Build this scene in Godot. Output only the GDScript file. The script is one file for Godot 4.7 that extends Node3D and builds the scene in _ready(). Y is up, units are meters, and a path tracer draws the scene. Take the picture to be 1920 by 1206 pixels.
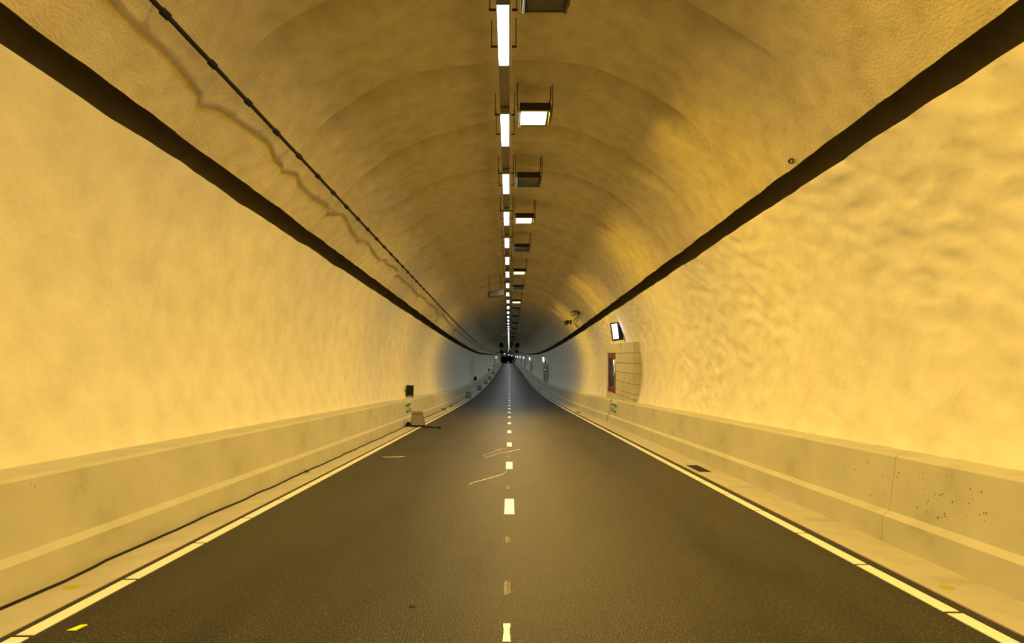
extends Node3D
# A road tunnel with a round sprayed-concrete lining, seen along its axis. z runs away from the camera as a positive
# chainage; P(x, y, z) gives the world point x metres beside the road axis and y metres above the road at that chainage.

const CAM_H := 1.7          # camera above the road
const FOCAL := 1165.0       # focal length in pixels of the 1920 x 1206 frame
const RAD := 4.55           # inner radius of the lining
const CY := 2.1             # height of the lining's centre above the road
const Z_BACK := -26.0
const Z_END := 345.0
const A_LOW := 29.2         # black slot in the lining, degrees above the centre
const A_UP := 32.7
const SODIUM := Color(1.0, 0.775, 0.13)   # sRGB
const SODIUM_E := 40.0
const LED_E := 2.7
const LED_COLOR := Color(0.96, 1.0, 0.98)

const NTH := ["first", "second", "third", "fourth", "fifth", "sixth", "seventh", "eighth", "ninth", "tenth", "eleventh", "twelfth", "thirteenth", "fourteenth", "fifteenth"]

var M := {}
var names := {}
var n_low := FastNoiseLite.new()
var n_rip := FastNoiseLite.new()
var n_fine := FastNoiseLite.new()
var rng := RandomNumberGenerator.new()

# ---------------------------------------------------------------- road alignment
func road(z: float) -> float:
	if z < 30.0: return -0.04 * z
	if z < 100.0: return -0.04 * z + 0.5 * 0.04 / 70.0 * (z - 30.0) * (z - 30.0)
	return -2.6
func grade(z: float) -> float:
	return (road(z + 0.1) - road(z - 0.1)) / 0.2
func lat(z: float) -> float:
	return -2.0e-5 * (z - 125.0) * (z - 125.0) if z > 125.0 else 0.0
func P(x: float, y: float, z: float) -> Vector3:
	return Vector3(x + lat(z), y + road(z), -z)
func wall_x(y: float) -> float:
	return sqrt(maxf(0.0, RAD * RAD - (y - CY) * (y - CY)))

# ---------------------------------------------------------------- nodes
func numbered(called: String) -> String:
	var n: int = names.get(called, 0)
	names[called] = n + 1
	return called if n == 0 else "%s_%03d" % [called, n]
func tag(o: Node, label := "", category := "", group := "", kind := "") -> Node:
	if label: o.set_meta("label", label)
	if category: o.set_meta("category", category)
	if group: o.set_meta("group", group)
	if kind: o.set_meta("kind", kind)
	return o
func thing(called: String, label: String, category: String, at := Vector3.ZERO, group := "", kind := "") -> Node3D:
	var o := Node3D.new()
	o.name = numbered(called)
	add_child(o)
	o.position = at
	tag(o, label, category, group, kind)
	return o
func copy(src: Node3D, called: String, at: Vector3, label := "") -> Node3D:
	var c: Node3D = src.duplicate()
	c.name = numbered(called)
	add_child(c)
	c.position = at
	if label: c.set_meta("label", label)
	return c
func obj(called: String, st: SurfaceTool, mat: Material, parent: Node = null, tangents := false) -> MeshInstance3D:
	st.generate_normals()
	st.index()
	if tangents: st.generate_tangents()
	return inst(called, st.commit(), mat, parent)
func inst(called: String, mesh: Mesh, mat: Material, parent: Node = null) -> MeshInstance3D:
	var o := MeshInstance3D.new()
	o.mesh = mesh
	o.material_override = mat
	if parent == null:
		o.name = numbered(called)
		add_child(o, true)
	else:
		o.name = called
		parent.add_child(o, true)
	return o
func begin(flat := true) -> SurfaceTool:
	var st := SurfaceTool.new()
	st.begin(Mesh.PRIMITIVE_TRIANGLES)
	st.set_smooth_group(-1 if flat else 0)
	return st

# ---------------------------------------------------------------- shapes
func tri(st: SurfaceTool, a: Vector3, b: Vector3, c: Vector3, center: Vector3) -> void:
	if (a - c).cross(a - b).dot((a + b + c) / 3.0 - center) < 0.0:
		var t := b
		b = c
		c = t
	st.add_vertex(a)
	st.add_vertex(b)
	st.add_vertex(c)
func quad(st: SurfaceTool, a: Vector3, b: Vector3, c: Vector3, d: Vector3, center: Vector3) -> void:
	tri(st, a, b, c, center)
	tri(st, a, c, d, center)
# box with chamfered edges
func cbox(st: SurfaceTool, at: Vector3, size: Vector3, ch := 0.005, b := Basis.IDENTITY) -> void:
	var h := size / 2.0
	ch = minf(ch, minf(h.x, minf(h.y, h.z)) * 0.6)
	var v := func(sx: int, sy: int, sz: int, axis: int) -> Vector3:
		var p := Vector3(sx * (h.x - ch), sy * (h.y - ch), sz * (h.z - ch))
		if axis == 0: p.x = sx * h.x
		if axis == 1: p.y = sy * h.y
		if axis == 2: p.z = sz * h.z
		return at + b * p
	for s: int in [-1, 1]:
		quad(st, v.call(s, -1, -1, 0), v.call(s, 1, -1, 0), v.call(s, 1, 1, 0), v.call(s, -1, 1, 0), at)
		quad(st, v.call(-1, s, -1, 1), v.call(1, s, -1, 1), v.call(1, s, 1, 1), v.call(-1, s, 1, 1), at)
		quad(st, v.call(-1, -1, s, 2), v.call(1, -1, s, 2), v.call(1, 1, s, 2), v.call(-1, 1, s, 2), at)
		for t: int in [-1, 1]:
			quad(st, v.call(s, t, -1, 0), v.call(s, t, 1, 0), v.call(s, t, 1, 1), v.call(s, t, -1, 1), at)
			quad(st, v.call(s, -1, t, 0), v.call(s, 1, t, 0), v.call(s, 1, t, 2), v.call(s, -1, t, 2), at)
			quad(st, v.call(-1, s, t, 1), v.call(1, s, t, 1), v.call(1, s, t, 2), v.call(-1, s, t, 2), at)
			for u: int in [-1, 1]:
				tri(st, v.call(s, t, u, 0), v.call(s, t, u, 1), v.call(s, t, u, 2), at)
func box_obj(called: String, at: Vector3, size: Vector3, mat: Material, parent: Node, ch := 0.005, b := Basis.IDENTITY) -> MeshInstance3D:
	var st := begin()
	cbox(st, at, size, ch, b)
	return obj(called, st, mat, parent)
# round bar along a path
func tube(st: SurfaceTool, pts: PackedVector3Array, r: float, sides := 8) -> void:
	var rings: Array = []
	for i in pts.size():
		var t := (pts[mini(i + 1, pts.size() - 1)] - pts[maxi(i - 1, 0)]).normalized()
		var u := t.cross(Vector3.UP if absf(t.y) < 0.9 else Vector3.RIGHT).normalized()
		var w := t.cross(u).normalized()
		var ring := PackedVector3Array()
		for k in sides:
			var a := TAU * k / sides
			ring.append(pts[i] + (u * cos(a) + w * sin(a)) * r)
		rings.append(ring)
	for i in pts.size() - 1:
		var mid := (pts[i] + pts[i + 1]) / 2.0
		for k in sides:
			var k2 := (k + 1) % sides
			quad(st, rings[i][k], rings[i][k2], rings[i + 1][k2], rings[i + 1][k], mid)
	for e in [0, pts.size() - 1]:
		var inner := pts[1] if e == 0 else pts[pts.size() - 2]
		for k in sides:
			tri(st, pts[e], rings[e][k], rings[e][(k + 1) % sides], inner)
func tube_obj(called: String, pts: PackedVector3Array, r: float, mat: Material, parent: Node, sides := 8) -> MeshInstance3D:
	var st := begin(false)
	tube(st, pts, r, sides)
	return obj(called, st, mat, parent)
# a net of points; the face is turned towards the point given
func net(st: SurfaceTool, rows: Array, towards: Vector3, cols: Array = [], uvs: Array = []) -> void:
	var a0: Vector3 = rows[0][0]
	var b0: Vector3 = rows[0][1]
	var d0: Vector3 = rows[1][0]
	var flip: bool = (a0 - d0).cross(a0 - b0).dot(towards - a0) < 0.0
	for i in rows.size() - 1:
		for j in rows[i].size() - 1:
			var q := [[i, j], [i, j + 1], [i + 1, j + 1], [i, j], [i + 1, j + 1], [i + 1, j]]
			if flip: q = [[i, j], [i + 1, j + 1], [i, j + 1], [i, j], [i + 1, j], [i + 1, j + 1]]
			for e in q:
				if cols: st.set_color(cols[e[0]][e[1]])
				if uvs: st.set_uv(uvs[e[0]][e[1]])
				st.add_vertex(rows[e[0]][e[1]])
# a profile (x, y above road) carried along the road from za to zb, closed at both ends
func carry(st: SurfaceTool, prof: PackedVector2Array, za: float, zb: float, step := 2.5) -> void:
	var mid := Vector2.ZERO
	for p in prof: mid += p / prof.size()
	var n := maxi(1, ceili((zb - za) / step))
	for i in n:
		var z0 := lerpf(za, zb, float(i) / n)
		var z1 := lerpf(za, zb, float(i + 1) / n)
		for k in prof.size():
			var p := prof[k]
			var q := prof[(k + 1) % prof.size()]
			# outward by the winding of the profile (counter-clockwise in x, y)
			var out := Vector2(q.y - p.y, p.x - q.x)
			var c := P((p.x + q.x) / 2.0 - out.x, (p.y + q.y) / 2.0 - out.y, (z0 + z1) / 2.0)
			quad(st, P(p.x, p.y, z0), P(q.x, q.y, z0), P(q.x, q.y, z1), P(p.x, p.y, z1), c)
	for e in 2:
		var ze := za if e == 0 else zb
		var inside := P(mid.x, mid.y, ze + (0.5 if e == 0 else -0.5))
		for t in Geometry2D.triangulate_polygon(prof).size() / 3:
			var ix := Geometry2D.triangulate_polygon(prof)
			tri(st, P(prof[ix[t * 3]].x, prof[ix[t * 3]].y, ze), P(prof[ix[t * 3 + 1]].x, prof[ix[t * 3 + 1]].y, ze), P(prof[ix[t * 3 + 2]].x, prof[ix[t * 3 + 2]].y, ze), inside)
func rect(x0: float, x1: float, y0: float, y1: float) -> PackedVector2Array:
	return PackedVector2Array([Vector2(x0, y0), Vector2(x1, y0), Vector2(x1, y1), Vector2(x0, y1)])
func z_steps(fine: float, mid: float) -> PackedFloat32Array:
	var a := PackedFloat32Array()
	var z := Z_BACK
	while z < Z_END - 0.01:
		a.append(z)
		z += fine * 3.0 if z < 2.0 else fine if z < 34.0 else mid if z < 90.0 else 3.0
	a.append(Z_END)
	return a

# ---------------------------------------------------------------- materials
func noise_tex(freq: float, ramp: Array, seed_: int, octaves := 4, px := 512, type := FastNoiseLite.TYPE_SIMPLEX_SMOOTH) -> NoiseTexture2D:
	var n := FastNoiseLite.new()
	n.noise_type = type
	n.frequency = freq
	n.seed = seed_
	n.fractal_octaves = octaves
	var t := NoiseTexture2D.new()
	t.width = px
	t.height = px
	t.seamless = true
	t.noise = n
	if ramp:
		var g := Gradient.new()
		var offs := PackedFloat32Array()
		var cs := PackedColorArray()
		for e in ramp:
			offs.append(e[0])
			cs.append(e[1])
		g.offsets = offs
		g.colors = cs
		t.color_ramp = g
	return t
func mat(called: String, color: Color, rough := 0.8, metal := 0.0) -> StandardMaterial3D:
	var m := StandardMaterial3D.new()
	m.resource_name = called
	m.albedo_color = color
	m.roughness = rough
	m.metallic = metal
	M[called] = m
	return m
func grainy(called: String, ramp: Array, freq: float, tile: float, rough: float, relief: float, relief_freq: float, seed_: int, octaves := 5) -> StandardMaterial3D:
	var m := mat(called, Color.WHITE, rough)
	m.albedo_texture = noise_tex(freq, ramp, seed_, octaves)
	m.uv1_triplanar = true
	m.uv1_world_triplanar = true
	m.uv1_scale = Vector3.ONE / tile
	if relief > 0.0:
		var t := noise_tex(relief_freq, [], seed_ + 7, 5)
		t.as_normal_map = true
		t.bump_strength = relief
		m.normal_enabled = true
		m.normal_texture = t
	return m
func glow(called: String, c: Color, e: float) -> StandardMaterial3D:
	var m := mat(called, Color(0.9, 0.9, 0.9), 0.4)
	m.emission_enabled = true
	m.emission = c
	m.emission_energy_multiplier = e
	return m
func materials() -> void:
	grainy("wall_coat", [[0.0, Color(0.80, 0.785, 0.735)], [0.35, Color(0.835, 0.82, 0.77)], [0.7, Color(0.86, 0.845, 0.80)], [1.0, Color(0.875, 0.865, 0.82)]], 0.008, 3.1, 0.85, 0.9, 0.03, 11)
	grainy("vault_concrete", [[0.0, Color(0.715, 0.68, 0.595)], [0.4, Color(0.77, 0.735, 0.645)], [0.7, Color(0.795, 0.76, 0.67)], [1.0, Color(0.82, 0.785, 0.695)]], 0.01, 2.3, 0.92, 1.6, 0.1, 23)
	# the same concrete in the cavity added behind the slot to keep it dark
	grainy("slot_concrete", [[0.0, Color(0.70, 0.67, 0.60)], [0.4, Color(0.755, 0.725, 0.65)], [0.7, Color(0.78, 0.75, 0.675)], [1.0, Color(0.81, 0.78, 0.705)]], 0.012, 3.7, 0.95, 0.0, 0.05, 31)
	grainy("cast_concrete", [[0.0, Color(0.62, 0.61, 0.56)], [0.2, Color(0.665, 0.66, 0.61)], [0.5, Color(0.69, 0.685, 0.635)], [0.8, Color(0.705, 0.70, 0.655)], [1.0, Color(0.72, 0.715, 0.67)]], 0.006, 2.9, 0.8, 0.0, 0.06, 41)
	grainy("gutter_concrete", [[0.0, Color(0.59, 0.575, 0.54)], [0.3, Color(0.645, 0.635, 0.60)], [0.7, Color(0.68, 0.67, 0.64)], [1.0, Color(0.70, 0.69, 0.66)]], 0.007, 2.3, 0.7, 0.0, 0.06, 47)
	var a := grainy("asphalt", [[0.0, Color(0.07, 0.064, 0.057)], [0.35, Color(0.13, 0.122, 0.11)], [0.6, Color(0.18, 0.17, 0.155)], [0.78, Color(0.27, 0.256, 0.235)], [1.0, Color(0.58, 0.555, 0.52)]], 0.09, 1.1, 0.49, 2.4, 0.12, 53, 3)
	a.vertex_color_use_as_albedo = true
	a.metallic_specular = 0.36
	var lp := grainy("line_paint", [[0.0, Color(0.82, 0.82, 0.80)], [0.3, Color(0.90, 0.90, 0.89)], [1.0, Color(0.95, 0.95, 0.94)]], 0.03, 0.6, 0.32, 0.0, 0.1, 61)
	lp.metallic_specular = 0.7
	grainy("worn_paint", [[0.0, Color(0.28, 0.28, 0.27)], [0.45, Color(0.42, 0.41, 0.40)], [0.7, Color(0.58, 0.57, 0.55)], [1.0, Color(0.72, 0.71, 0.69)]], 0.05, 0.5, 0.75, 0.0, 0.1, 67)
	for called in ["wall_coat", "vault_concrete", "asphalt"]:   # these nets carry their own coordinates in metres
		M[called].uv1_triplanar = false
		M[called].uv1_world_triplanar = false
	mat("pit_dark", Color(0.36, 0.33, 0.28), 0.95)
	mat("chalk", Color(0.86, 0.85, 0.80), 0.9)
	mat("yellow_spray", Color(0.62, 0.62, 0.10), 0.8)
	mat("yellow_card", Color(0.93, 0.95, 0.14), 0.5)
	mat("aluminium", Color(0.72, 0.72, 0.72), 0.35, 0.9)
	mat("galvanised", Color(0.42, 0.41, 0.39), 0.45, 0.8)
	mat("rod_steel", Color(0.23, 0.20, 0.17), 0.6, 0.5)
	mat("tray_grey", Color(0.50, 0.47, 0.46), 0.6)
	mat("flood_case", Color(0.17, 0.14, 0.12), 0.5, 0.2)
	mat("flood_frame", Color(0.62, 0.60, 0.55), 0.4, 0.6)
	mat("reflector", Color(0.55, 0.53, 0.48), 0.3, 0.7)
	mat("bulb_off", Color(0.75, 0.74, 0.70), 0.2)
	var g := mat("flood_glass", Color(0.5, 0.5, 0.48, 0.25), 0.08)
	g.transparency = BaseMaterial3D.TRANSPARENCY_ALPHA
	glow("lamp_white", Color(0.97, 0.98, 1.0), 5.0)
	glow("lamp_sodium", Color(1.0, 0.86, 0.45), 9.0)
	glow("sign_white", Color(0.86, 0.88, 1.0), 3.0)
	mat("black_plastic", Color(0.02, 0.018, 0.025), 0.8)
	mat("black_rubber", Color(0.03, 0.028, 0.026), 0.95)
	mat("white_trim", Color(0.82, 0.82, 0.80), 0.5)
	mat("red_enamel", Color(0.46, 0.05, 0.04), 0.45)
	mat("dark_pane", Color(0.07, 0.075, 0.085), 0.12)
	mat("streak_metal", Color(0.85, 0.85, 0.84), 0.22, 1.0)
	mat("grate_iron", Color(0.22, 0.20, 0.17), 0.6, 0.5)
	mat("stand_panel", Color(0.50, 0.48, 0.44), 0.55)
	mat("stand_edge", Color(0.30, 0.28, 0.25), 0.6)
	mat("passage_asphalt", Color(0.19, 0.185, 0.175), 0.85)
	mat("twig", Color(0.22, 0.16, 0.10), 0.9)
	var s := mat("sign_print", Color.WHITE, 0.45)
	s.albedo_texture = sign_picture()
# the escape-route board: white border, green field, two running figures, arrows to both sides
func sign_picture() -> ImageTexture:
	var im := Image.create(256, 96, false, Image.FORMAT_RGB8)
	var green := Color(0.06, 0.36, 0.17)
	var white := Color(0.88, 0.88, 0.84)
	im.fill(white)
	im.fill_rect(Rect2i(6, 6, 244, 84), green)
	for s in 2:
		var x0 := 92 if s == 0 else 164
		var dir := -1 if s == 0 else 1
		var strokes := [[0, 20, 0, 20, 7], [0, 30, -dir * 4, 54, 6], [-dir * 4, 54, dir * 12, 66, 5], [dir * 12, 66, dir * 10, 80, 4], [-dir * 4, 54, -dir * 14, 66, 5], [-dir * 14, 66, -dir * 24, 72, 4], [0, 34, dir * 14, 44, 4], [dir * 14, 44, dir * 20, 36, 3], [0, 34, -dir * 14, 40, 4], [-dir * 14, 40, -dir * 18, 50, 3]]
		for k in strokes:
			for t in 24:
				var f := t / 23.0
				var cx: float = x0 + lerpf(k[0], k[2], f)
				var cy: float = lerpf(k[1], k[3], f)
				for dx in range(-k[4], k[4] + 1):
					for dy in range(-k[4], k[4] + 1):
						if dx * dx + dy * dy <= k[4] * k[4]:
							im.set_pixel(clampi(int(cx + dx), 0, 255), clampi(int(cy + dy), 0, 95), white)
		var ax := 36 if s == 0 else 220
		for t in 22:
			im.fill_rect(Rect2i(ax + dir * (18 - t) - 1, 48 - t, 3, 2 * t), white)
		im.fill_rect(Rect2i(ax - 18 if s == 1 else ax, 40, 18, 16), white)
	return ImageTexture.create_from_image(im)

# ---------------------------------------------------------------- setting
func lining_d(deg: float, z: float, side: int) -> float:
	# how far the surface stands in from the true circle; side 0 vault, 1 wall with cabinets, -1 wall opposite
	var arc := deg_to_rad(deg) * RAD
	if side == 0:
		var r := fposmod(z - 1.35, 2.42) / 2.42
		var wob := n_low.get_noise_2d(arc * 0.8, floorf((z - 1.35) / 2.42) * 7.0) * 0.06
		var groove := exp(-pow((r - 0.5 + wob) / 0.05, 2.0)) * -0.24 + exp(-pow((r - 0.63 + wob) / 0.055, 2.0)) * 0.06
		groove *= lerpf(0.3, 1.0, smoothstep(44.0, 62.0, deg if deg < 90.0 else 180.0 - deg))
		return groove + n_low.get_noise_3d(z * 1.1, arc * 0.7, 5.0) * 0.09 + n_rip.get_noise_2d(z * 1.3, arc * 1.3) * 0.008
	if side == 1:
		var calm := clampf(0.45 + 0.55 * n_low.get_noise_2d(z * 0.5 + 40.0, arc * 0.6) * 1.6 + (0.35 if z < 12.0 else 0.0), 0.2, 1.1)
		var rip := absf(n_rip.get_noise_2d(z * 0.8, arc * 4.2 + z * 0.3))
		return n_low.get_noise_2d(z * 0.8, arc) * 0.03 + (0.4 - rip) * 0.11 * calm + n_fine.get_noise_2d(z, arc * 1.5) * 0.006 + exp(-pow((z - 11.9) / 0.25, 2.0)) * 0.018
	return n_low.get_noise_2d(z * 0.8 + 90.0, arc) * 0.03 + n_rip.get_noise_2d(z * 0.5 + 70.0, arc * 1.2) * 0.010 + n_fine.get_noise_2d(z + 30.0, arc) * 0.004
func lining_p(deg: float, z: float, d: float) -> Vector3:
	var a := deg_to_rad(deg)
	return P((RAD - d) * cos(a), CY + (RAD - d) * sin(a), z)
func slot_edge(z: float, side: int, upper: bool) -> float:
	var w := n_fine.get_noise_2d(z * 0.7 + (50.0 if upper else 0.0), side * 33.0) * 0.14 + n_low.get_noise_2d(z * 1.2, side * 21.0 + (9.0 if upper else 0.0)) * 0.30
	return (A_UP if upper else A_LOW) + w
func lining(called: String, side: int, material: Material, label: String) -> void:
	var st := begin(false)
	var rows: Array = []
	var uvs: Array = []
	var steps := z_steps(0.1, 0.4)
	var n := 40 if side else 72
	for z: float in steps:
		var row := PackedVector3Array()
		var uv := PackedVector2Array()
		for j in n + 1:
			var t := float(j) / n
			var deg: float
			if side == 0:
				deg = lerpf(slot_edge(z, 1, true), 180.0 - slot_edge(z, -1, true), t)
			else:
				var bottom := rad_to_deg(asin((0.84 - CY) / RAD))
				var e := slot_edge(z, side, false)
				deg = lerpf(bottom, e, t)
				if side < 0: deg = 180.0 - deg
			row.append(lining_p(deg, z, lining_d(deg if side >= 0 else 180.0 - deg, z, side)))
			uv.append(Vector2(z, deg_to_rad(deg) * RAD))
		rows.append(row)
		uvs.append(uv)
	net(st, rows, P(0, CY, Z_BACK), [], uvs)
	# outer face of the lining, behind the slot
	st.set_uv(Vector2.ZERO)
	var outer: Array = []
	var z2 := Z_BACK
	while true:
		var row := PackedVector3Array()
		for j in 13:
			var t := j / 12.0
			var deg := lerpf(A_UP - 1.7, 180.0 - A_UP + 1.7, t) if side == 0 else lerpf(rad_to_deg(asin((0.84 - CY) / RAD)), A_LOW + 1.8, t)
			if side < 0: deg = 180.0 - deg
			row.append(lining_p(deg, z2, -1.5))
		outer.append(row)
		if z2 >= Z_END: break
		z2 = minf(z2 + 6.0, Z_END)
	net(st, outer, outer[0][6] + (outer[0][6] - P(0, CY, Z_BACK)))
	tag(obj(called, st, material, null, true), label, "wall" if side else "ceiling", "", "structure")
func slot(side: int) -> void:
	var st := begin(false)
	var a: Array = []
	for z: float in z_steps(0.1, 0.4):
		var row := PackedVector3Array()
		var lo := slot_edge(z, side, false)
		var up := slot_edge(z, side, true)
		var rough := n_fine.get_noise_2d(z, side * 5.0) * 0.03
		for e in [[lo - 0.25, 0.03], [lo - 0.4, -0.40 + rough], [lo - 4.0, -0.48], [lo - 4.0, -1.30 + rough], [(lo + up) / 2.0, -1.36 - rough], [up + 6.0, -1.30 + rough], [up + 6.0, -0.48], [up + 0.6, -0.40 - rough], [up + 0.25, 0.02]]:  # widens behind the lining: unseen cavity shaped to keep light out
			var ds: float = e[1]
			var g: float = e[0]
			if ds > 0.0: ds = lining_d(g if side > 0 or g < 31.0 else 180.0 - g, z, 0 if g > 31.0 else side) - 0.04
			row.append(lining_p(g if side > 0 else 180.0 - g, z, ds))
		a.append(row)
	net(st, a, P(0, CY + 1.0, Z_BACK))
	tag(obj("trim_1" if side < 0 else "trim_2", st, M.slot_concrete), "black recessed slot running along the vault above the wall %s" % ("with the emergency cabinets" if side > 0 else "with the black cable at its foot"), "slot", "", "structure")

func floor_and_road() -> void:
	var st := begin(false)
	var rows: Array = []
	var cols: Array = []
	var uvs: Array = []
	var steps := z_steps(0.22, 0.7)
	for z: float in steps:
		var row := PackedVector3Array()
		var col := PackedColorArray()
		var uv := PackedVector2Array()
		for j in 49:
			var x := lerpf(-3.345, 3.40, j / 48.0)
			row.append(P(x, 0.0, z))
			# oily and worn patches drawn out along the lanes
			var v := 0.9 + n_low.get_noise_2d(x * 3.0, z * 0.35) * 0.5 + n_rip.get_noise_2d(x * 2.0, z * 0.6) * 0.16
			var patch := n_low.get_noise_2d(x * 2.2 + 60.0, z * 1.1 + 20.0)
			if patch > 0.34: v *= 0.8
			v = clampf(v, 0.4, 1.5)
			col.append(Color(v, v, v * 0.99))
			uv.append(Vector2(x, z))
		rows.append(row)
		cols.append(col)
		uvs.append(uv)
	net(st, rows, P(0, 5, Z_BACK), cols, uvs)
	var under: Array = []
	for z: float in z_steps(4.0, 6.0):
		under.append(PackedVector3Array([P(-4.9, -0.22, z), P(4.9, -0.22, z)]))
	st.set_color(Color.WHITE)
	st.set_uv(Vector2.ZERO)
	net(st, under, P(0, 5, Z_BACK))
	var fl := obj("floor", st, M.asphalt, null, true)
	tag(fl, "dark asphalt carriageway with worn patches, running down the tunnel", "road", "", "structure")
	# centre dashes, 1 m long every 4 m
	var k := 0
	while 3.86 + 4.0 * k < Z_END - 1.0:
		var z0 := 3.86 + 4.0 * k
		if k > 0:
			strip("lane_dash", 0.0, 0.063, z0, z0 + 1.0, 0.004, M.line_paint, fl)
		k += 1
	# ground-off remains of an older centre line, two streaks each
	for w in [[4.03, 4.33, 1.0], [4.91, 5.25, 0.0], [6.48, 6.74, 0.0], [8.12, 8.4, 0.0], [9.66, 9.98, 0.0], [13.6, 13.9, 0.0], [17.5, 17.8, 0.0]]:
		if w[2] > 0.5:
			strip("worn_marking", -0.018, 0.026, w[0], w[1], 0.003, M.line_paint, fl, true)
		else:
			strip("worn_marking", -0.028, 0.014, w[0], w[1], 0.0025, M.worn_paint, fl)
			strip("worn_marking", 0.0, 0.007, w[0] + 0.02, w[1] - 0.03, 0.0025, M.worn_paint, fl)
	# chalk scratches
	scratch(fl, [[-0.66, 10.1], [-0.58, 10.35], [-0.4, 10.65], [-0.25, 10.95], [-0.12, 11.2], [-0.06, 11.55], [-0.04, 11.8]], 0.012)
	scratch(fl, [[-0.55, 13.6], [-0.35, 14.05], [-0.2, 14.5], [0.0, 14.75], [0.26, 15.25]], 0.012)
	scratch(fl, [[-0.62, 13.9], [-0.38, 14.6], [-0.2, 15.1]], 0.008)
	scratch(fl, [[-0.35, 14.95], [-0.22, 15.3], [-0.1, 15.45]], 0.008)
	# painted edge lines laid in 1.18 m lengths
	for s: int in [-1, 1]:
		var z := (4.11 if s < 0 else 4.53) - 1.175 * 6.0
		for i in 34:
			strip("edge_line", s * (3.22 if s < 0 else 3.235), 0.058, z + 0.02, z + 1.155, 0.006, M.line_paint, fl)
			z += 1.175
		strip("edge_line", s * (3.22 if s < 0 else 3.235), 0.058, z + 0.012, Z_END, 0.006, M.line_paint, fl)
func strip(called: String, x: float, half: float, z0: float, z1: float, t: float, material: Material, parent: Node, ragged := false) -> void:
	var st := begin()
	if ragged:
		var rows: Array = []
		for i in 13:
			var z := lerpf(z0, z1, i / 12.0)
			var w := half * (0.75 + 0.35 * absf(2.0 * i / 12.0 - 1.0) + rng.randf_range(-0.12, 0.12))
			rows.append(PackedVector3Array([P(x - w, 0.0, z), P(x - w * 0.9, t, z), P(x + w * 0.9, t, z), P(x + w, 0.0, z)]))
		net(st, rows, P(x - 1.0, 0.5, z0))
	else:
		carry(st, rect(x - half, x + half, -0.002, t), z0, z1, 4.0)
	obj(called, st, material, parent)
func scratch(parent: Node, pts: Array, half: float) -> void:
	var st := begin()
	var rows: Array = []
	for i in pts.size():
		var h := half * rng.randf_range(0.5, 1.2)
		rows.append(PackedVector3Array([P(pts[i][0], 0.0, pts[i][1] - h * 2.5), P(pts[i][0], 0.002, pts[i][1] - h), P(pts[i][0], 0.002, pts[i][1] + h), P(pts[i][0], 0.0, pts[i][1] + h * 2.5)]))
	net(st, rows, P(pts[0][0], 3, pts[0][1]))
	obj("chalk_scratch", st, M.chalk, parent)

func gutters() -> void:
	for s: int in [-1, 1]:
		var st := begin()
		var a := -3.84 if s < 0 else 3.415
		var b := -3.352 if s < 0 else 3.98
		carry(st, rect(a, b, -0.2, 0.004), Z_BACK, Z_END, 3.0)
		var g := obj("gutter", st, M.gutter_concrete)
		tag(g, "pale concrete gutter strip %s" % ("at the foot of the barrier with drain grates" if s > 0 else "under the long black cable"), "gutter", "", "structure")
		if s > 0:
			for z0: float in [11.45, 32.1, 52.7, 73.3]:
				var d := Node3D.new()
				d.name = "drain_grate"
				g.add_child(d, true)
				var fr := begin()
				carry(fr, rect(3.505, 3.725, -0.01, 0.008), z0, z0 + 0.9, 2.0)
				obj("frame", fr, M.grate_iron, d)
				for i in 9:
					var b2 := begin()
					carry(b2, rect(3.525, 3.705, 0.0, 0.016), z0 + 0.04 + i * 0.094, z0 + 0.09 + i * 0.094, 2.0)
					obj("bar", b2, M.grate_iron, d)
		var spot := begin()
		var sx := -3.585 if s < 0 else 3.575
		for i in 14:
			var a0 := TAU * i / 14.0
			var a1 := TAU * (i + 1) / 14.0
			tri(spot, P(sx, 0.0065, 5.08), P(sx + cos(a0) * 0.058, 0.0055, 5.08 + sin(a0) * 0.055), P(sx + cos(a1) * 0.058, 0.0055, 5.08 + sin(a1) * 0.055), P(sx, -3, 5))
		obj("paint_spot", spot, M.yellow_spray, g)

func barriers() -> void:
	for s: int in [-1, 1]:
		var foot := 3.79 if s < 0 else 3.92
		var prof := PackedVector2Array([Vector2(foot, -0.15), Vector2(4.75, -0.15), Vector2(4.75, 0.90), Vector2(4.40, 0.925), Vector2(foot + 0.185, 0.915), Vector2(foot + 0.155, 0.885), Vector2(foot + 0.085, 0.325), Vector2(foot + 0.012, 0.275)])
		if s > 0: prof.reverse()
		var prof_in := PackedVector2Array()
		for p in prof:
			prof_in.append(Vector2(s * (p.x + (0.1 if p.x < 4.3 else 0.0)), p.y))
		for i in prof.size(): prof[i].x *= s
		if Geometry2D.is_polygon_clockwise(prof):
			prof.reverse()
			prof_in.reverse()
		var bar := thing("concrete_barrier", "pale cast concrete safety barrier %s" % ("along the wall with the emergency cabinets" if s > 0 else "above the gutter with the long black cable"), "barrier", Vector3.ZERO)
		var z := (19.1 if s < 0 else 19.75) - 52.8
		pits(bar, s, foot)
		while z < Z_END:
			var z1 := minf(z + 13.2, Z_END)
			if s < 0 and z < 10.0: z1 = 19.1
			if z1 < Z_BACK + 1.0:
				z += 13.2
				continue
			var a := maxf(z, Z_BACK) + 0.004
			if s > 0 and absf(z - 19.75) < 0.1:
				# the narrow set-back beside the escape board
				var r := begin()
				carry(r, prof_in, 24.75, 25.09, 1.0)
				obj("recessed_segment", r, M.cast_concrete, bar)
				var r2 := begin()
				carry(r2, prof, a, 24.744, 2.5)
				obj("barrier_segment", r2, M.cast_concrete, bar)
				a = 25.096
			var st := begin()
			carry(st, prof, a, z1 - 0.004, 2.5)
			obj("barrier_segment", st, M.cast_concrete, bar)
			z = z1

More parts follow.
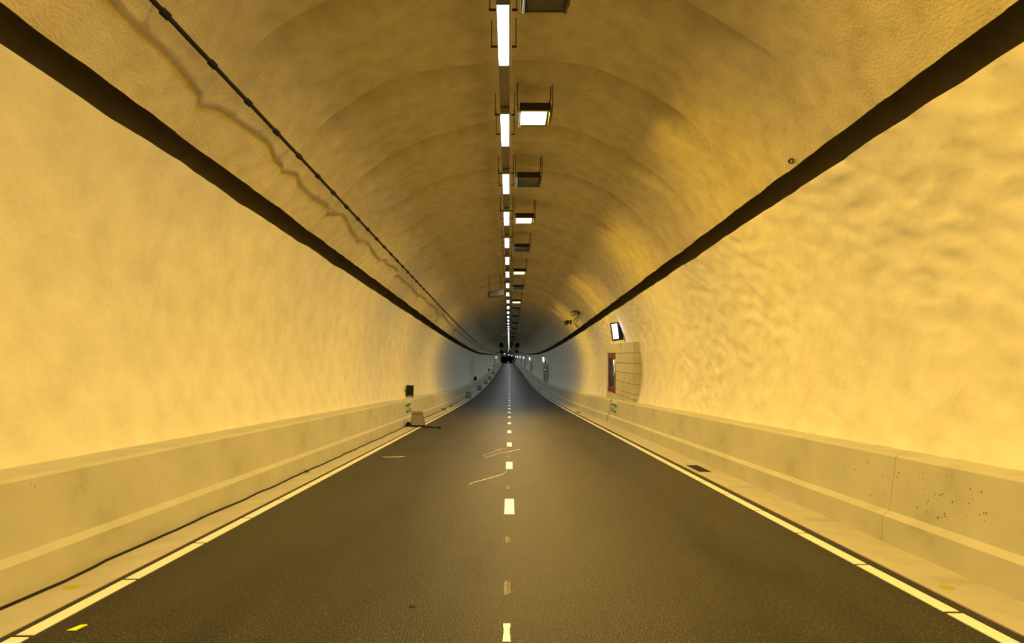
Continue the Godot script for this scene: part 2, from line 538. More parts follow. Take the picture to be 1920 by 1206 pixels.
# blow holes left in the cast face, in loose clusters
func pits(parent: Node, s: int, foot: float) -> void:
	var st := begin()
	var n := 90 if s > 0 else 45
	for i in n:
		var z := rng.randf_range(5.2, 7.0) if s > 0 and i < 45 else rng.randf_range(4.8, 16.0)
		var t := rng.randf_range(0.12, 0.97)
		var x := s * (foot + lerpf(0.085, 0.155, t) - 0.0015)
		var y := lerpf(0.325, 0.885, t)
		var rr := rng.randf_range(0.003, 0.008)
		var long := rng.randf_range(0.8, 1.9)
		for k in 7:
			var a := TAU * k / 7.0
			var b := TAU * (k + 1) / 7.0
			tri(st, P(x + s * 0.001, y, z), P(x, y + sin(a) * rr * long, z + cos(a) * rr), P(x, y + sin(b) * rr * long, z + cos(b) * rr), P(x + s, y, z))
	tag(obj("surface_pits", st, M.pit_dark, parent), "", "", "", "stuff")

func ends() -> void:
	# the far wall with the low dark opening, and the unlit box section behind it
	var st := begin()
	var inner := [[-3.4, -0.2], [-3.4, 3.55], [3.3, 3.55], [3.3, -0.2]]
	carry(st, rect(-5.4, -3.4, -0.3, 7.6), Z_END, Z_END + 0.5)
	carry(st, rect(3.3, 5.4, -0.3, 7.6), Z_END, Z_END + 0.5)
	carry(st, rect(-3.4, 3.3, 3.55, 7.6), Z_END, Z_END + 0.5)
	tag(obj("wall_end", st, M.cast_concrete), "concrete end wall around the low dark opening", "wall", "", "structure")
	var d := begin()
	carry(d, rect(-3.9, -3.45, -0.3, 4.0), Z_END + 0.5, Z_END + 160.0)
	carry(d, rect(3.35, 3.8, -0.3, 4.0), Z_END + 0.5, Z_END + 160.0)
	carry(d, rect(-3.45, 3.35, 3.6, 4.0), Z_END + 0.5, Z_END + 160.0)
	carry(d, rect(-3.45, 3.35, 0.0, 3.6), Z_END + 159.5, Z_END + 160.0)
	tag(obj("wall_passage", d, M.cast_concrete), "unlit concrete passage behind the low dark opening", "passage", "", "structure")
	var df := begin()
	carry(df, rect(-3.45, 3.35, -0.3, 0.0), Z_END, Z_END + 160.0)
	tag(obj("floor_passage", df, M.passage_asphalt), "asphalt floor of the unlit passage behind the dark opening", "road", "", "structure")
	var b := begin()
	carry(b, rect(-5.4, 5.4, -0.3, 7.6), Z_BACK - 0.5, Z_BACK)
	tag(obj("wall_back", b, M.vault_concrete), "sprayed concrete closing the tunnel behind", "wall", "", "structure")
	for e in [[-1.7, 4.95], [0.75, 4.45], [2.4, 3.95]]:
		var l := thing("wall_lamp", "small round white lamp on the end wall above the dark opening", "lamp", P(e[0], e[1], Z_END - 0.02), "lamps above the dark opening")
		box_obj("case", Vector3(0, 0, 0.06), Vector3(0.5, 0.5, 0.12), M.galvanised, l, 0.05)
		box_obj("lens", Vector3(0, 0, 0.13), Vector3(0.42, 0.42, 0.04), M.sign_white, l, 0.015)
	var bl := thing("grey_block", "light grey block standing in the middle of the dark opening", "block", P(0.4, 0, Z_END - 1.0))  # plain pale block for the grey spot low in the opening
	box_obj("base", Vector3(0, 0.45, 0), Vector3(1.3, 0.9, 0.6), M.white_trim, bl, 0.06)
	box_obj("cap", Vector3(0, 0.93, 0), Vector3(1.1, 0.08, 0.5), M.galvanised, bl, 0.02)
	var bo := thing("barrier_board", "narrow white and dark board on a foot beside the dark opening", "board", P(2.65, 0, Z_END - 1.0))
	box_obj("foot", Vector3(0, 0.06, 0), Vector3(0.6, 0.12, 0.6), M.black_rubber, bo, 0.02)
	for i in 4:
		box_obj("stripe", Vector3(0, 0.32 + i * 0.4, 0), Vector3(0.5, 0.4, 0.06), M.white_trim if i % 2 == 0 else M.flood_case, bo, 0.01)

# ---------------------------------------------------------------- lamps
func led_row() -> void:
	var y := 6.12
	var proto: Node3D = null
	for k in range(-11, 113):
		var zc := 8.02 + 3.01 * k
		if zc > Z_END - 4.0: break
		var at := P(-0.075, y, zc)
		if proto == null:
			proto = thing("tunnel_light", "long white linear lamp on rods along the crown within the orange-lit stretch", "lamp", at, "row of white lamps along the crown")
			var dm := BoxMesh.new()
			dm.size = Vector3(0.132, 0.012, 1.40)
			inst("diffuser", dm, M.lamp_white, proto).position = Vector3(0, 0.006, 0)
			var hs := begin()
			cbox(hs, Vector3(0, 0.056, 0), Vector3(0.165, 0.085, 1.45), 0.01)
			for q: int in [-1, 1]:
				cbox(hs, Vector3(q * 0.075, 0.005, 0), Vector3(0.012, 0.026, 1.45), 0.003)
				cbox(hs, Vector3(0, 0.005, q * 0.714), Vector3(0.15, 0.026, 0.016), 0.003)
			obj("housing", hs, M.aluminium, proto)
			box_obj("side_rail", Vector3(0.098, 0.02, 0), Vector3(0.022, 0.03, 1.44), M.white_trim, proto, 0.005)  # rail in white for the highlight line along this side
			for s: int in [-1, 1]:
				box_obj("end_cap", Vector3(0, 0.05, s * 0.732), Vector3(0.15, 0.085, 0.014), M.tray_grey, proto, 0.004)
				box_obj("crossbar", Vector3(0, 0.11, s * 0.42), Vector3(0.35, 0.02, 0.03), M.rod_steel, proto, 0.003)
				for t: int in [-1, 1]:
					tube_obj("rod", PackedVector3Array([Vector3(t * 0.165, 0.10, s * 0.42), Vector3(t * 0.165, 0.56, s * 0.42)]), 0.007, M.rod_steel, proto, 6)
			var l := AreaLight3D.new()
			l.name = "lamp_light"
			l.area_size = Vector2(0.125, 1.38)
			l.rotation.x = -PI / 2
			l.position.y = -0.003
			l.light_color = LED_COLOR
			l.light_energy = LED_E
			l.area_range = 400.0
			l.shadow_enabled = true
			proto.add_child(l)
		else:
			copy(proto, "tunnel_light", at, "" if zc < 40.0 else "long white linear lamp on rods along the crown of the grey stretch")
		get_child(get_child_count() - 1).rotation.x = atan(grade(zc))
	# tray that the lamps hang under
	var tr := begin()
	carry(tr, rect(-0.155, 0.005, y + 0.125, y + 0.15), Z_BACK + 0.1, Z_END - 0.1, 2.0)
	tag(obj("cable_tray", tr, M.tray_grey), "continuous grey cable tray above the row of white lamps", "cable tray")

func floodlight(z: float, lit: bool, proto: Node3D) -> Node3D:
	var at := P(0.42, 6.05, z)
	var called := "sodium_floodlight" if lit else "floodlight"
	var f: Node3D
	if proto:
		f = copy(proto, called, at)
	else:
		f = thing(called, "glowing orange-white floodlight box hung beside the white lamps" if lit else "unlit dark floodlight box with a glass underside, hung beside the white lamps", "floodlight", at, "lit floodlights beside the lamp row" if lit else "unlit floodlights beside the lamp row")
		var h := begin()
		cbox(h, Vector3(0, 0.13, 0), Vector3(0.50, 0.02, 0.60), 0.008)
		for s: int in [-1, 1]:
			var shade_rim := 0.034 if s < 0 else 0.026  # sides deepened unequally to shape the light on the vault
			cbox(h, Vector3(s * 0.24, 0.065 - shade_rim / 2, 0), Vector3(0.02, 0.13 + shade_rim, 0.60), 0.006)
			cbox(h, Vector3(0, 0.065, s * 0.29), Vector3(0.46, 0.13, 0.02), 0.006)
		obj("housing", h, M.flood_case, f)
		var fr := begin()
		for s: int in [-1, 1]:
			cbox(fr, Vector3(s * 0.256, -0.006, 0), Vector3(0.012, 0.014, 0.62), 0.004)
			cbox(fr, Vector3(0, 0.004, s * 0.305), Vector3(0.52, 0.014, 0.022), 0.004)
		obj("glass_frame", fr, M.flood_frame, f)
		box_obj("reflector", Vector3(0, 0.105, 0), Vector3(0.44, 0.02, 0.54), M.reflector, f, 0.006)
		if lit:
			var gm := BoxMesh.new()
			gm.size = Vector3(0.42, 0.010, 0.50)
			inst("lit_glass", gm, M.lamp_sodium, f).position = Vector3(-0.02, 0.006, 0)
			var l := AreaLight3D.new()
			l.name = "flood_lamp"
			l.area_size = Vector2(0.40, 0.46)
			l.rotation.x = -PI / 2
			l.position = Vector3(-0.02, -0.008, 0)
			l.light_color = SODIUM
			l.light_energy = SODIUM_E
			l.area_range = 400.0
			l.shadow_enabled = true
			f.add_child(l)
		else:
			box_obj("glass", Vector3(0, 0.008, 0), Vector3(0.45, 0.008, 0.56), M.flood_glass, f, 0.002)
			tube_obj("bulb", PackedVector3Array([Vector3(0.06, 0.06, -0.12), Vector3(0.06, 0.06, 0.10)]), 0.028, M.bulb_off, f, 10)
			box_obj("bulb_socket", Vector3(0.06, 0.06, 0.15), Vector3(0.09, 0.06, 0.09), M.stand_edge, f)
		for s: int in [-1, 1]:
			box_obj("bracket", Vector3(s * 0.28, 0.10, -0.02), Vector3(0.016, 0.12, 0.50), M.galvanised, f, 0.004)
			tube_obj("rod", PackedVector3Array([Vector3(s * 0.29, 0.12, 0.2), Vector3(s * 0.29, 0.61, 0.2)]), 0.008, M.rod_steel, f, 6)
		tube_obj("lead", PackedVector3Array([Vector3(0.2, 0.14, -0.1), Vector3(0.24, 0.25, -0.08), Vector3(0.27, 0.36, 0.02), Vector3(0.26, 0.58, 0.1)]), 0.009, M.black_rubber, f, 6)
	f.rotation.x = atan(grade(z))
	return f
func floodlights() -> void:
	var on: Node3D = null
	var lit_z := [34.9, 25.3, 17.0, 10.35, 4.1, -2.3, -8.6, -15.0, -21.4]
	for i in lit_z.size():
		var f := floodlight(lit_z[i], true, on)
		f.set_meta("label", "glowing orange-white floodlight beside the white lamps, %s from the grey stretch" % NTH[i])
		if on == null: on = f
	var off: Node3D = null
	var beyond := 0
	for z: float in [7.05, 13.7, 20.75, 29.6, 38.9, 44.0, 49.7, 55.9, 63.6, 70.5, 77.0, 84.0, 92.0, 101.0, 111.0, 122.0, 134.0, 147.0, 0.9]:
		var f := floodlight(z, false, off)
		if z < 36.0:
			var n := 0
			while lit_z[n + 1] > z: n += 1
			f.set_meta("label", "unlit dark floodlight box between the %s and %s glowing floodlights counted from the grey stretch" % [NTH[n], NTH[n + 1]])
		else:
			f.set_meta("label", "unlit dark floodlight box in the grey stretch, %s beyond the last glowing one" % NTH[beyond])
			beyond += 1
		if off == null: off = f

# ---------------------------------------------------------------- wall equipment
func cabinet(z0: float, s: int, proto: Node3D) -> Node3D:
	# vertical faced block of levelled courses standing on the barrier, front 4.25 m from the axis
	var at := P(s * 4.25, 0.92, z0)
	if proto: return copy(proto, "emergency_cabinet", at)
	var label := "cream emergency cabinet built of level courses with a red framed dark niche"
	var c := thing("emergency_cabinet", label, "cabinet", at, "emergency cabinets along the wall")
	var zf := 5.86
	var n0 := 3.54
	var n1 := 5.42
	var bk := begin()
	cbox(bk, Vector3(s * 0.29, 0.9, -n0 / 2), Vector3(0.50, 2.3, n0 - 0.05), 0.01)
	cbox(bk, Vector3(s * 0.29, 0.9, -(n1 + zf) / 2), Vector3(0.50, 2.3, zf - n1 - 0.05), 0.01)
	cbox(bk, Vector3(s * 0.46, 0.9, -(n0 + n1) / 2), Vector3(0.20, 2.3, n1 - n0 + 0.1), 0.01)
	obj("body", bk, M.slot_concrete, c)
	var joints := [-0.42, 0.085, 0.272, 0.616, 0.98, 1.333, 1.706, 2.1]
	for i in joints.size() - 1:
		var y0: float = joints[i] + 0.007
		var y1: float = joints[i + 1] - 0.007
		var spans := [[0.0, zf]] if i == 0 or i == joints.size() - 2 else [[0.0, n0], [n1, zf]]
		for sp in spans:
			box_obj("course_block", Vector3(s * 0.27, (y0 + y1) / 2, -(sp[0] + sp[1]) / 2), Vector3(0.54, y1 - y0, sp[1] - sp[0]), M.cast_concrete, c, 0.008)
	var zc := -(n0 + n1) / 2
	var w := n1 - n0
	var nb := box_obj("niche_door", Vector3(s * 0.05, 0.90, zc), Vector3(0.04, 1.58, w - 0.01), M.dark_pane, c, 0.004)
	box_obj("red_header", Vector3(s * 0.025, 1.60, zc), Vector3(0.07, 0.18, w - 0.02), M.red_enamel, c, 0.01)
	box_obj("red_sill", Vector3(s * 0.025, 0.20, zc), Vector3(0.07, 0.20, w - 0.02), M.red_enamel, c, 0.01)
	for e in [[-n1 + 0.04, 0.06], [-n0 - 0.05, 0.08]]:
		box_obj("red_jamb", Vector3(s * 0.028, 0.905, e[0]), Vector3(0.045, 1.2, e[1]), M.red_enamel, c, 0.008)
	tube_obj("reflection_bar", PackedVector3Array([Vector3(s * 0.03, 0.33, -n0 - 0.42), Vector3(s * 0.03, 1.47, -n0 - 0.42)]), 0.05, M.streak_metal, nb, 14)  # bar added for the bright reflected streak down the pane
	return c
func light_box(z: float, s: int, proto: Node3D) -> Node3D:
	var at := P(s * 4.045, 3.55, z)
	if proto: return copy(proto, "light_box", at)
	var b := thing("light_box", "upright white light box in a black case above an emergency cabinet", "light box", at, "light boxes above the emergency cabinets")
	box_obj("case", Vector3(s * 0.07, 0, -0.02), Vector3(0.42, 0.70, 0.16), M.black_plastic, b, 0.015)
	var fm := BoxMesh.new()
	fm.size = Vector3(0.215, 0.58, 0.012)
	inst("lit_face", fm, M.sign_white, b).position = Vector3(0, 0.01, 0.062)
	box_obj("wall_bracket", Vector3(s * 0.29, -0.1, -0.03), Vector3(0.14, 0.2, 0.08), M.galvanised, b, 0.006)
	var l := AreaLight3D.new()
	l.name = "box_light"
	l.area_size = Vector2(0.205, 0.57)
	l.position = Vector3(0, 0.01, 0.07)
	l.rotation.y = PI
	l.light_color = Color(0.84, 0.86, 1.0)
	l.light_energy = 0.16
	l.area_range = 400.0
	l.shadow_enabled = true
	b.add_child(l)
	b.rotation.z = s * 0.13
	return b
func wall_equipment() -> void:
	var c: Node3D = null
	var b: Node3D = null
	for k in 7:
		var n := cabinet(21.34 + 50.0 * k, 1, c)
		if c == null: c = n
		var m := light_box(23.8 + 50.0 * k, 1, b)
		if b == null: b = m
		if k == 0:
			n.set_meta("label", "cream emergency cabinet of level courses with a red framed niche, in the orange light")
			m.set_meta("label", "white light box above the emergency cabinet in the orange light")
		else:
			n.set_meta("label", "grey emergency cabinet in the unlit stretch, %s beyond the one in orange light" % NTH[k - 1])
			m.set_meta("label", "white light box above the cabinet that is %s beyond the one in orange light" % NTH[k - 1])
	# the one cabinet on the opposite wall, far along
	var o := cabinet(192.0, -1, null)
	tag(o, "emergency cabinet on the wall opposite the row of cabinets, above the black cable side")
	var q := light_box(195.0, -1, null)
	tag(q, "white light box on the wall opposite the row of cabinets")
	# dark guide boxes low on the opposite wall
	var g0: Node3D = null
	for z: float in [26.7, 78.0, 130.0, 176.0, 226.0]:
		var at := P(-4.27, 1.22, z)
		if g0: copy(g0, "guide_box", at, "small black box above the barrier, %s beyond the one in orange light" % NTH[int((z - 60.0) / 50.0)])
		else:
			g0 = thing("guide_box", "small upright black box just above the barrier in the orange light", "signal box", at, "black guide boxes above the barrier")
			box_obj("case", Vector3.ZERO, Vector3(0.32, 0.50, 0.13), M.black_plastic, g0, 0.012)
			box_obj("edge_trim", Vector3(0.168, 0, 0), Vector3(0.012, 0.49, 0.11), M.white_trim, g0, 0.003)
			box_obj("base_strip", Vector3(0.02, -0.205, 0.068), Vector3(0.22, 0.028, 0.006), M.white_trim, g0, 0.002)
			box_obj("wall_bracket", Vector3(-0.2, 0, 0), Vector3(0.14, 0.10, 0.06), M.galvanised, g0, 0.005)
			g0.rotation.z = -0.03
	# escape-route boards on the barrier faces
	for s: int in [-1, 1]:
		var x := 3.79 + 0.105 if s < 0 else 3.92 + 0.105
		var z0 := 23.95 if s < 0 else 23.85
		var at := P(s * x, 0.62, z0)
		var e := thing("escape_sign", "small green and white escape-route board on the barrier %s" % ("under the black guide box" if s < 0 else "under the red framed niche"), "sign", at, "")
		var lean := Basis.from_euler(Vector3(0, 0, -s * 0.12))
		box_obj("board", Vector3(0, 0, 0), Vector3(0.02, 0.42, 1.2), M.white_trim, e, 0.003, lean)
		var st := SurfaceTool.new()
		st.begin(Mesh.PRIMITIVE_TRIANGLES)
		st.set_smooth_group(-1)
		var fx := -s * 0.0125
		var cs := [[0.2, 0.585, 0, 0], [0.2, -0.585, 1, 0], [-0.2, -0.585, 1, 1], [-0.2, 0.585, 0, 1]]
		if s < 0: cs = [[0.2, -0.585, 1, 0], [0.2, 0.585, 0, 0], [-0.2, 0.585, 0, 1], [-0.2, -0.585, 1, 1]]
		for i in [0, 1, 2, 0, 2, 3]:
			var k: Array = cs[i]
			st.set_uv(Vector2(k[2] if s < 0 else 1.0 - k[2], k[3]))
			st.add_vertex(lean * Vector3(fx, k[0], k[1]))
		obj("print", st, M.sign_print, e)
	# surveillance cameras at the springing of the vault above the cabinets, joined by conduit
	for e in [[60.0, 41.5, 30.2], [0.0, 43.0, 34.6]]:
		var p := lining_p(e[1] if e[0] > 1.0 else 40.5, e[2], 0.30)
		var cam := thing("surveillance_camera", "small %s surveillance camera under the vault %s" % ["pale" if e[0] > 1.0 else "dark", "at the upper end of the conduit" if e[0] > 1.0 else "at the lower end of the conduit"], "camera", p)
		box_obj("housing", Vector3(-0.05, 0, 0.05), Vector3(0.16, 0.15, 0.34), M.stand_panel if e[0] > 1.0 else M.black_plastic, cam, 0.02, Basis.from_euler(Vector3(-0.2, 0.3, 0)))
		box_obj("sunshield", Vector3(-0.05, 0.095, 0.05), Vector3(0.22, 0.016, 0.42), M.flood_case, cam, 0.004, Basis.from_euler(Vector3(-0.2, 0.3, 0)))
		tube_obj("bracket", PackedVector3Array([Vector3(0, 0, 0), Vector3(0.13, 0.10, 0), Vector3(0.24, 0.20, 0)]), 0.025, M.galvanised, cam, 8)
		box_obj("junction_box", Vector3(0.20, 0.06, -0.25), Vector3(0.10, 0.22, 0.18), M.flood_case, cam, 0.01)
	var cond := PackedVector3Array()
	for i in 9:
		var t := i / 8.0
		cond.append(lining_p(lerpf(40.0, 38.5, t), lerpf(30.5, 34.2, t), 0.06))
	tag(tube_obj("conduit", cond, 0.02, M.rod_steel, null), "thin dark conduit joining the two surveillance cameras", "conduit")
	# steel eye in the vault edge
	var t := TorusMesh.new()
	t.inner_radius = 0.035
	t.outer_radius = 0.05
	t.rings = 16
	t.ring_segments = 8
	var ring := inst("steel_eye", t, M.rod_steel)
	ring.position = lining_p(33.9, 8.3, 0.02)
	ring.rotation = Vector3(0.0, 0.0, deg_to_rad(34 - 90))
	ring.scale = Vector3(0.7, 1, 1.4)
	tag(ring, "small steel ring fixed in the vault edge above the black slot", "ring")

func overhead_equipment() -> void:
	# tilted message boards
	var b0: Node3D = null
	for z: float in [29.0, 58.0]:
		var at := P(-0.62, 5.72, z)
		var b: Node3D
		var lb := "flat tilted dark box hung beside the lamps opposite the floodlights, %s" % ("within the orange light" if z < 40 else "in the grey stretch")
		if b0: b = copy(b0, "hanging_box", at, lb)
		else:
			b = thing("hanging_box", lb, "box", at, "tilted boxes beside the lamps")
			b0 = b
			box_obj("case", Vector3.ZERO, Vector3(0.72, 0.28, 0.30), M.flood_case, b, 0.015)
			box_obj("face", Vector3(0, 0, 0.152), Vector3(0.64, 0.21, 0.01), M.stand_edge, b, 0.003)
			for s: int in [-1, 1]:
				tube_obj("rod", PackedVector3Array([Vector3(s * 0.28, 0.13, -0.05), Vector3(s * 0.28 + 0.05, 0.88 + s * 0.015, -0.05)]), 0.012, M.rod_steel, b, 6)
			b.rotation = Vector3(0, 0.15, 0.13)
	# jet fans in pairs
	var f0: Node3D = null
	for e in [[-0.95, 75.0], [0.95, 75.0], [-1.95, 158.0], [1.85, 158.0]]:
		var at := P(e[0], 5.30 if e[1] < 100.0 else 5.12, e[1])
		if f0:
			var f := copy(f0, "jet_fan", at)
			if e[1] > 100.0:
				f.scale = Vector3.ONE * 1.5
				f.set_meta("label", "large dark jet fan beside the beam that crosses the vault")
				f.set_meta("group", "jet fans by the cross beam")
			continue
		f0 = thing("jet_fan", "dark round jet fan hanging under the vault", "fan", at, "pair of jet fans under the vault")
		var st := begin(false)
		var prof := [[0.20, 1.0], [0.30, 1.05], [0.29, 0.8], [0.26, 0.6], [0.26, -0.6], [0.29, -0.8], [0.30, -1.05], [0.20, -1.0], [0.20, 1.0]]
		var rows: Array = []
		for k in 21:
			var a := TAU * k / 20.0
			var row := PackedVector3Array()
			for p in prof: row.append(Vector3(cos(a) * p[0], sin(a) * p[0], p[1]))
			rows.append(row)
		net(st, rows, Vector3(0, 0, 3))
		obj("casing", st, M.black_plastic, f0)
		for k in 6:
			box_obj("blade", Vector3(cos(TAU * k / 6.0) * 0.11, sin(TAU * k / 6.0) * 0.11, 0.4), Vector3(0.19, 0.06, 0.02), M.black_rubber, f0, 0.004, Basis.from_euler(Vector3(0, 0, TAU * k / 6.0)))
		tube_obj("hub", PackedVector3Array([Vector3(0, 0, -0.5), Vector3(0, 0, 0.5)]), 0.19, M.black_plastic, f0, 12)
		for s: int in [-1, 1]:
			tube_obj("hanger", PackedVector3Array([Vector3(-0.15, 0.2, s * 0.5), Vector3(-0.15, 0.85, s * 0.5)]), 0.02, M.rod_steel, f0, 6)
			tube_obj("hanger", PackedVector3Array([Vector3(0.15, 0.2, s * 0.5), Vector3(0.15, 0.85, s * 0.5)]), 0.02, M.rod_steel, f0, 6)
	var beam := begin()
	carry(beam, rect(-3.85, 3.85, 4.92, 5.1), 157.3, 157.55, 1.0)
	tag(obj("cross_beam", beam, M.flood_case), "dark beam crossing the vault from slot to slot by the large jet fans", "beam")
	# cable clipped along the vault opposite the cabinets
	var cab := thing("vault_cable", "long thin black cable clipped along the vault above the black slot", "cable", P(0, 0, 0))
	var pts := PackedVector3Array()
	var z := 2.0
	while z < 300.0:
		var sag := 0.012 * sin(z * TAU / 0.92) if z < 40.0 else 0.0
		pts.append(lining_p(180.0 - 43.2, z, 0.17 + sag))
		z += 0.23 if z < 40.0 else 4.0
	tube_obj("sheath", pts, 0.024, M.black_rubber, cab, 8)
	z = 2.1
	while z < 60.0:
		var a := lining_p(180.0 - 43.2, z, 0.16)
		var w := lining_p(180.0 - 43.2, z, -0.02)
		box_obj("clip", a, Vector3(0.075, 0.065, 0.09), M.black_rubber, cab, 0.01, Basis.from_euler(Vector3(0, 0, 0.8)))
		tube_obj("clip_stem", PackedVector3Array([a, w]), 0.009, M.rod_steel, cab, 6)
		z += 0.92

# ---------------------------------------------------------------- loose things on the verge and the road
func stand(at: Vector3, proto: Node3D, label: String) -> Node3D:
	if proto: return copy(proto, "marker_stand", at, label)
	var s := thing("marker_stand", label, "stand", at, "grey marker stands along the gutter")
	var st := begin()
	# leaning trapezoid panel, thick, narrower at the top
	var c := Vector3(0, 0.28, 0)
	var f: Array = []
	for e in [[-0.21, 0.05, 0.10], [0.27, 0.05, 0.10], [0.17, 0.53, -0.02], [-0.21, 0.53, -0.02]]:
		f.append([Vector3(e[0], e[1], e[2]), Vector3(e[0], e[1], e[2] - 0.20 + 0.10 * (1.0 if e[1] > 0.3 else 0.0))])
	quad(st, f[0][0], f[1][0], f[2][0], f[3][0], c)
	quad(st, f[0][1], f[1][1], f[2][1], f[3][1], c)
	for i in 4:
		quad(st, f[i][0], f[(i + 1) % 4][0], f[(i + 1) % 4][1], f[i][1], c)
	obj("panel", st, M.stand_panel, s)
	tube_obj("panel_edge", PackedVector3Array([Vector3(0.275, 0.05, 0.10), Vector3(0.175, 0.535, -0.02), Vector3(-0.21, 0.535, -0.02), Vector3(-0.21, 0.06, 0.11)]), 0.012, M.stand_edge, s, 6)
	box_obj("panel_ridge", Vector3(-0.01, 0.45, 0.005), Vector3(0.30, 0.022, 0.02), M.stand_edge, s, 0.004, Basis.from_euler(Vector3(0.24, 0, 0)))
	box_obj("foot", Vector3(0.0, 0.03, 0.0), Vector3(0.50, 0.06, 0.30), M.black_rubber, s, 0.02)
	return s
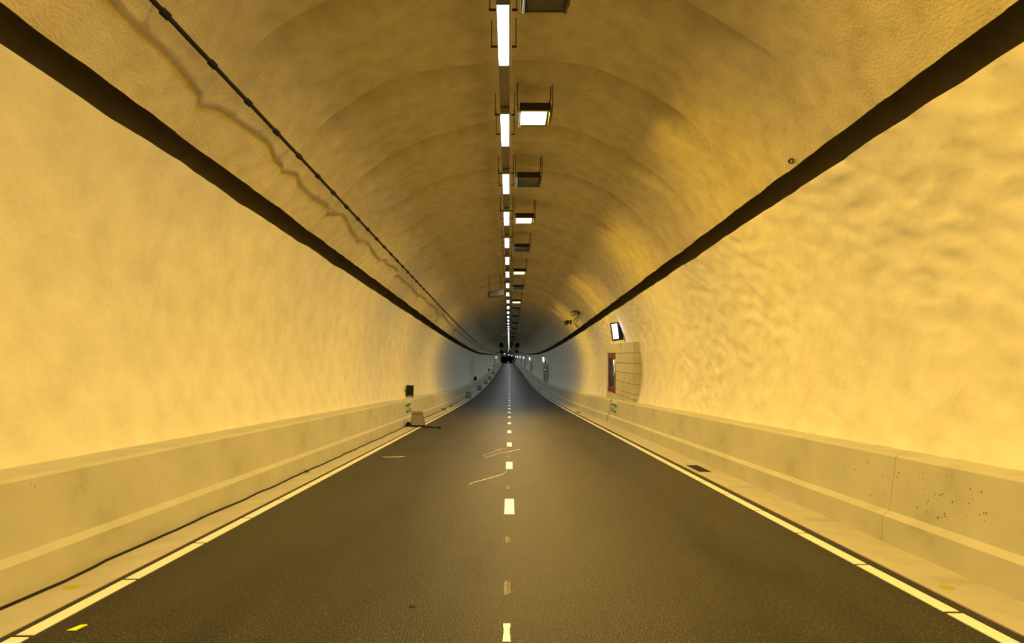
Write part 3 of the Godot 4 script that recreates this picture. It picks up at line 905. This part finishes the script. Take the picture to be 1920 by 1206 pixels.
func loose_things() -> void:
	var s0 := stand(P(-3.33, 0.006, 22.55), null, "grey marker stand with a leaning panel on a black foot, beside the coil of cable")
	s0.rotation.y = 0.06
	for z: float in [53.0, 73.0, 92.0, 110.0, 138.0]:
		stand(P(-3.50, 0.006, z), s0, "grey marker stand on the gutter in the grey stretch, with another stand beyond it" if z < 130.0 else "grey marker stand on the gutter, last of the row in the grey stretch")
	# coil of cable beside the stand
	var coil := PackedVector3Array()
	for i in 60:
		var a := i * 0.52
		coil.append(P(-3.69 + cos(a) * (0.06 + 0.02 * sin(i)), 0.02 + 0.0022 * i, 22.75 + sin(a) * 0.22))
	tag(tube_obj("cable_coil", coil, 0.018, M.black_rubber, null, 6), "small heap of coiled black cable beside the marker stand", "cable")
	# fallen pole reaching on to the road
	var pole := thing("fallen_pole", "thin dark pole with a knob lying on the asphalt beside the marker stand", "pole", P(-3.05, 0.0, 22.2))
	tube_obj("shaft", PackedVector3Array([Vector3(0.0, 0.03, 0), Vector3(0.35, 0.026, 0.12), Vector3(0.58, 0.022, 0.38)]), 0.02, M.black_rubber, pole, 8)
	box_obj("knob", Vector3(0.60, 0.04, 0.40), Vector3(0.10, 0.08, 0.10), M.black_rubber, pole, 0.025)
	# cable along the barrier foot
	var pts := PackedVector3Array()
	var z := -6.0
	while z < 48.0:
		var x := -3.745 + n_low.get_noise_1d(z * 2.0) * 0.035 + n_rip.get_noise_1d(z * 2.0) * 0.012
		pts.append(P(clampf(x, -3.775, -3.70), 0.016, z))
		z += 0.2
	tag(tube_obj("ground_cable", pts, 0.012, M.black_rubber, null, 8), "long black cable lying in the gutter at the foot of the barrier", "cable")
	# scraps
	var stick := PackedVector3Array([P(-2.80, 0.012, 13.66), P(-2.65, 0.012, 13.58), P(-2.45, 0.012, 13.6), P(-2.31, 0.012, 13.7)])
	tag(tube_obj("white_stick", stick, 0.008, M.chalk, null, 6), "thin white stick lying on the asphalt near the edge line", "stick")
	var card := begin()
	var y0 := 0.006
	quad(card, P(-2.995, y0, 4.205), P(-2.935, y0, 4.205), P(-2.915, y0 + 0.004, 4.30), P(-2.965, y0, 4.30), P(-2.95, -2, 4.2))
	quad(card, P(-2.995, 0.002, 4.205), P(-2.935, 0.002, 4.205), P(-2.915, 0.003, 4.30), P(-2.965, 0.002, 4.30), P(-2.95, 2, 4.2))
	quad(card, P(-2.995, 0.002, 4.205), P(-2.935, 0.002, 4.205), P(-2.935, y0, 4.205), P(-2.995, y0, 4.205), P(-2.95, 0, 5))
	tag(obj("yellow_scrap", card, M.yellow_card), "bright yellow scrap of card on the asphalt by the edge line", "scrap")
	var leaf := begin(false)
	var rows: Array = []
	for i in 7:
		var t := i / 6.0
		var w := sin(PI * clampf(t, 0.06, 0.94)) * 0.022
		rows.append(PackedVector3Array([P(-0.755 + t * 0.055, 0.004, 4.66 - w), P(-0.755 + t * 0.055, 0.014 * sin(PI * t) + 0.004, 4.66), P(-0.755 + t * 0.055, 0.004, 4.66 + w)]))
	net(leaf, rows, P(-0.7, 3, 4.7))
	tag(obj("dry_leaf", leaf, M.twig), "single small dark leaf on the open asphalt", "leaf")
	for e in [[-3.58, 33.8, 0.5, "dark twist of cable scrap on the gutter beyond the marker stand"], [-3.62, 38.6, 0.35, "small dark clump on the gutter beyond the twist of cable scrap"], [-3.70, 11.35, 0.16, "small brown tuft stuck at the foot of the barrier"]]:
		var g := thing("debris_scrap", e[3], "scrap", P(e[0], 0.01, e[1]))
		var sc: float = e[2]
		for k in 5:
			var a := rng.randf() * TAU
			var up := rng.randf_range(0.05, 0.4) * sc
			tube_obj("twig", PackedVector3Array([Vector3(-cos(a) * 0.25 * sc, 0.03 * sc, -sin(a) * 0.3 * sc), Vector3(0, up * 0.7, 0), Vector3(cos(a) * 0.3 * sc, up, sin(a) * 0.3 * sc)]), 0.03 * sc, M.twig if sc < 0.2 else M.black_rubber, g, 6)

# ---------------------------------------------------------------- scene
func _ready() -> void:
	var cam := Camera3D.new()
	cam.name = "camera"
	cam.projection = Camera3D.PROJECTION_FRUSTUM
	cam.near = 0.1
	cam.far = 1000.0
	cam.size = 1206.0 / FOCAL * cam.near
	# shifted lens: the level horizon stands at row 666 and the road axis at column 955 of the frame
	cam.frustum_offset = Vector2(5.0 / FOCAL, 63.0 / FOCAL) * cam.near
	add_child(cam)
	cam.position = Vector3(0, CAM_H, 0)
	cam.current = true
	var env := Environment.new()
	env.background_mode = Environment.BG_COLOR
	env.background_color = Color.BLACK
	env.tonemap_mode = Environment.TONE_MAPPER_LINEAR
	env.tonemap_exposure = 1.0
	env.sdfgi_enabled = true
	env.ssao_enabled = true
	env.ssil_enabled = true
	var we := WorldEnvironment.new()
	we.name = "environment"
	we.environment = env
	add_child(we)

	rng.seed = 71
	n_low.seed = 5
	n_low.frequency = 0.35
	n_low.fractal_octaves = 2
	n_rip.seed = 17
	n_rip.frequency = 1.1
	n_rip.fractal_octaves = 2
	n_fine.seed = 29
	n_fine.frequency = 2.2
	n_fine.fractal_octaves = 2
	materials()
	floor_and_road()
	gutters()
	barriers()
	lining("wall_left", -1, M.wall_coat, "smooth cream coated tunnel wall above the barrier with the cable")
	lining("wall_right", 1, M.wall_coat, "rippled cream coated tunnel wall behind the emergency cabinets")
	lining("ceiling", 0, M.vault_concrete, "ribbed sprayed concrete vault over the road")
	slot(-1)
	slot(1)
	ends()
	led_row()
	floodlights()
	wall_equipment()
	overhead_equipment()
	loose_things()
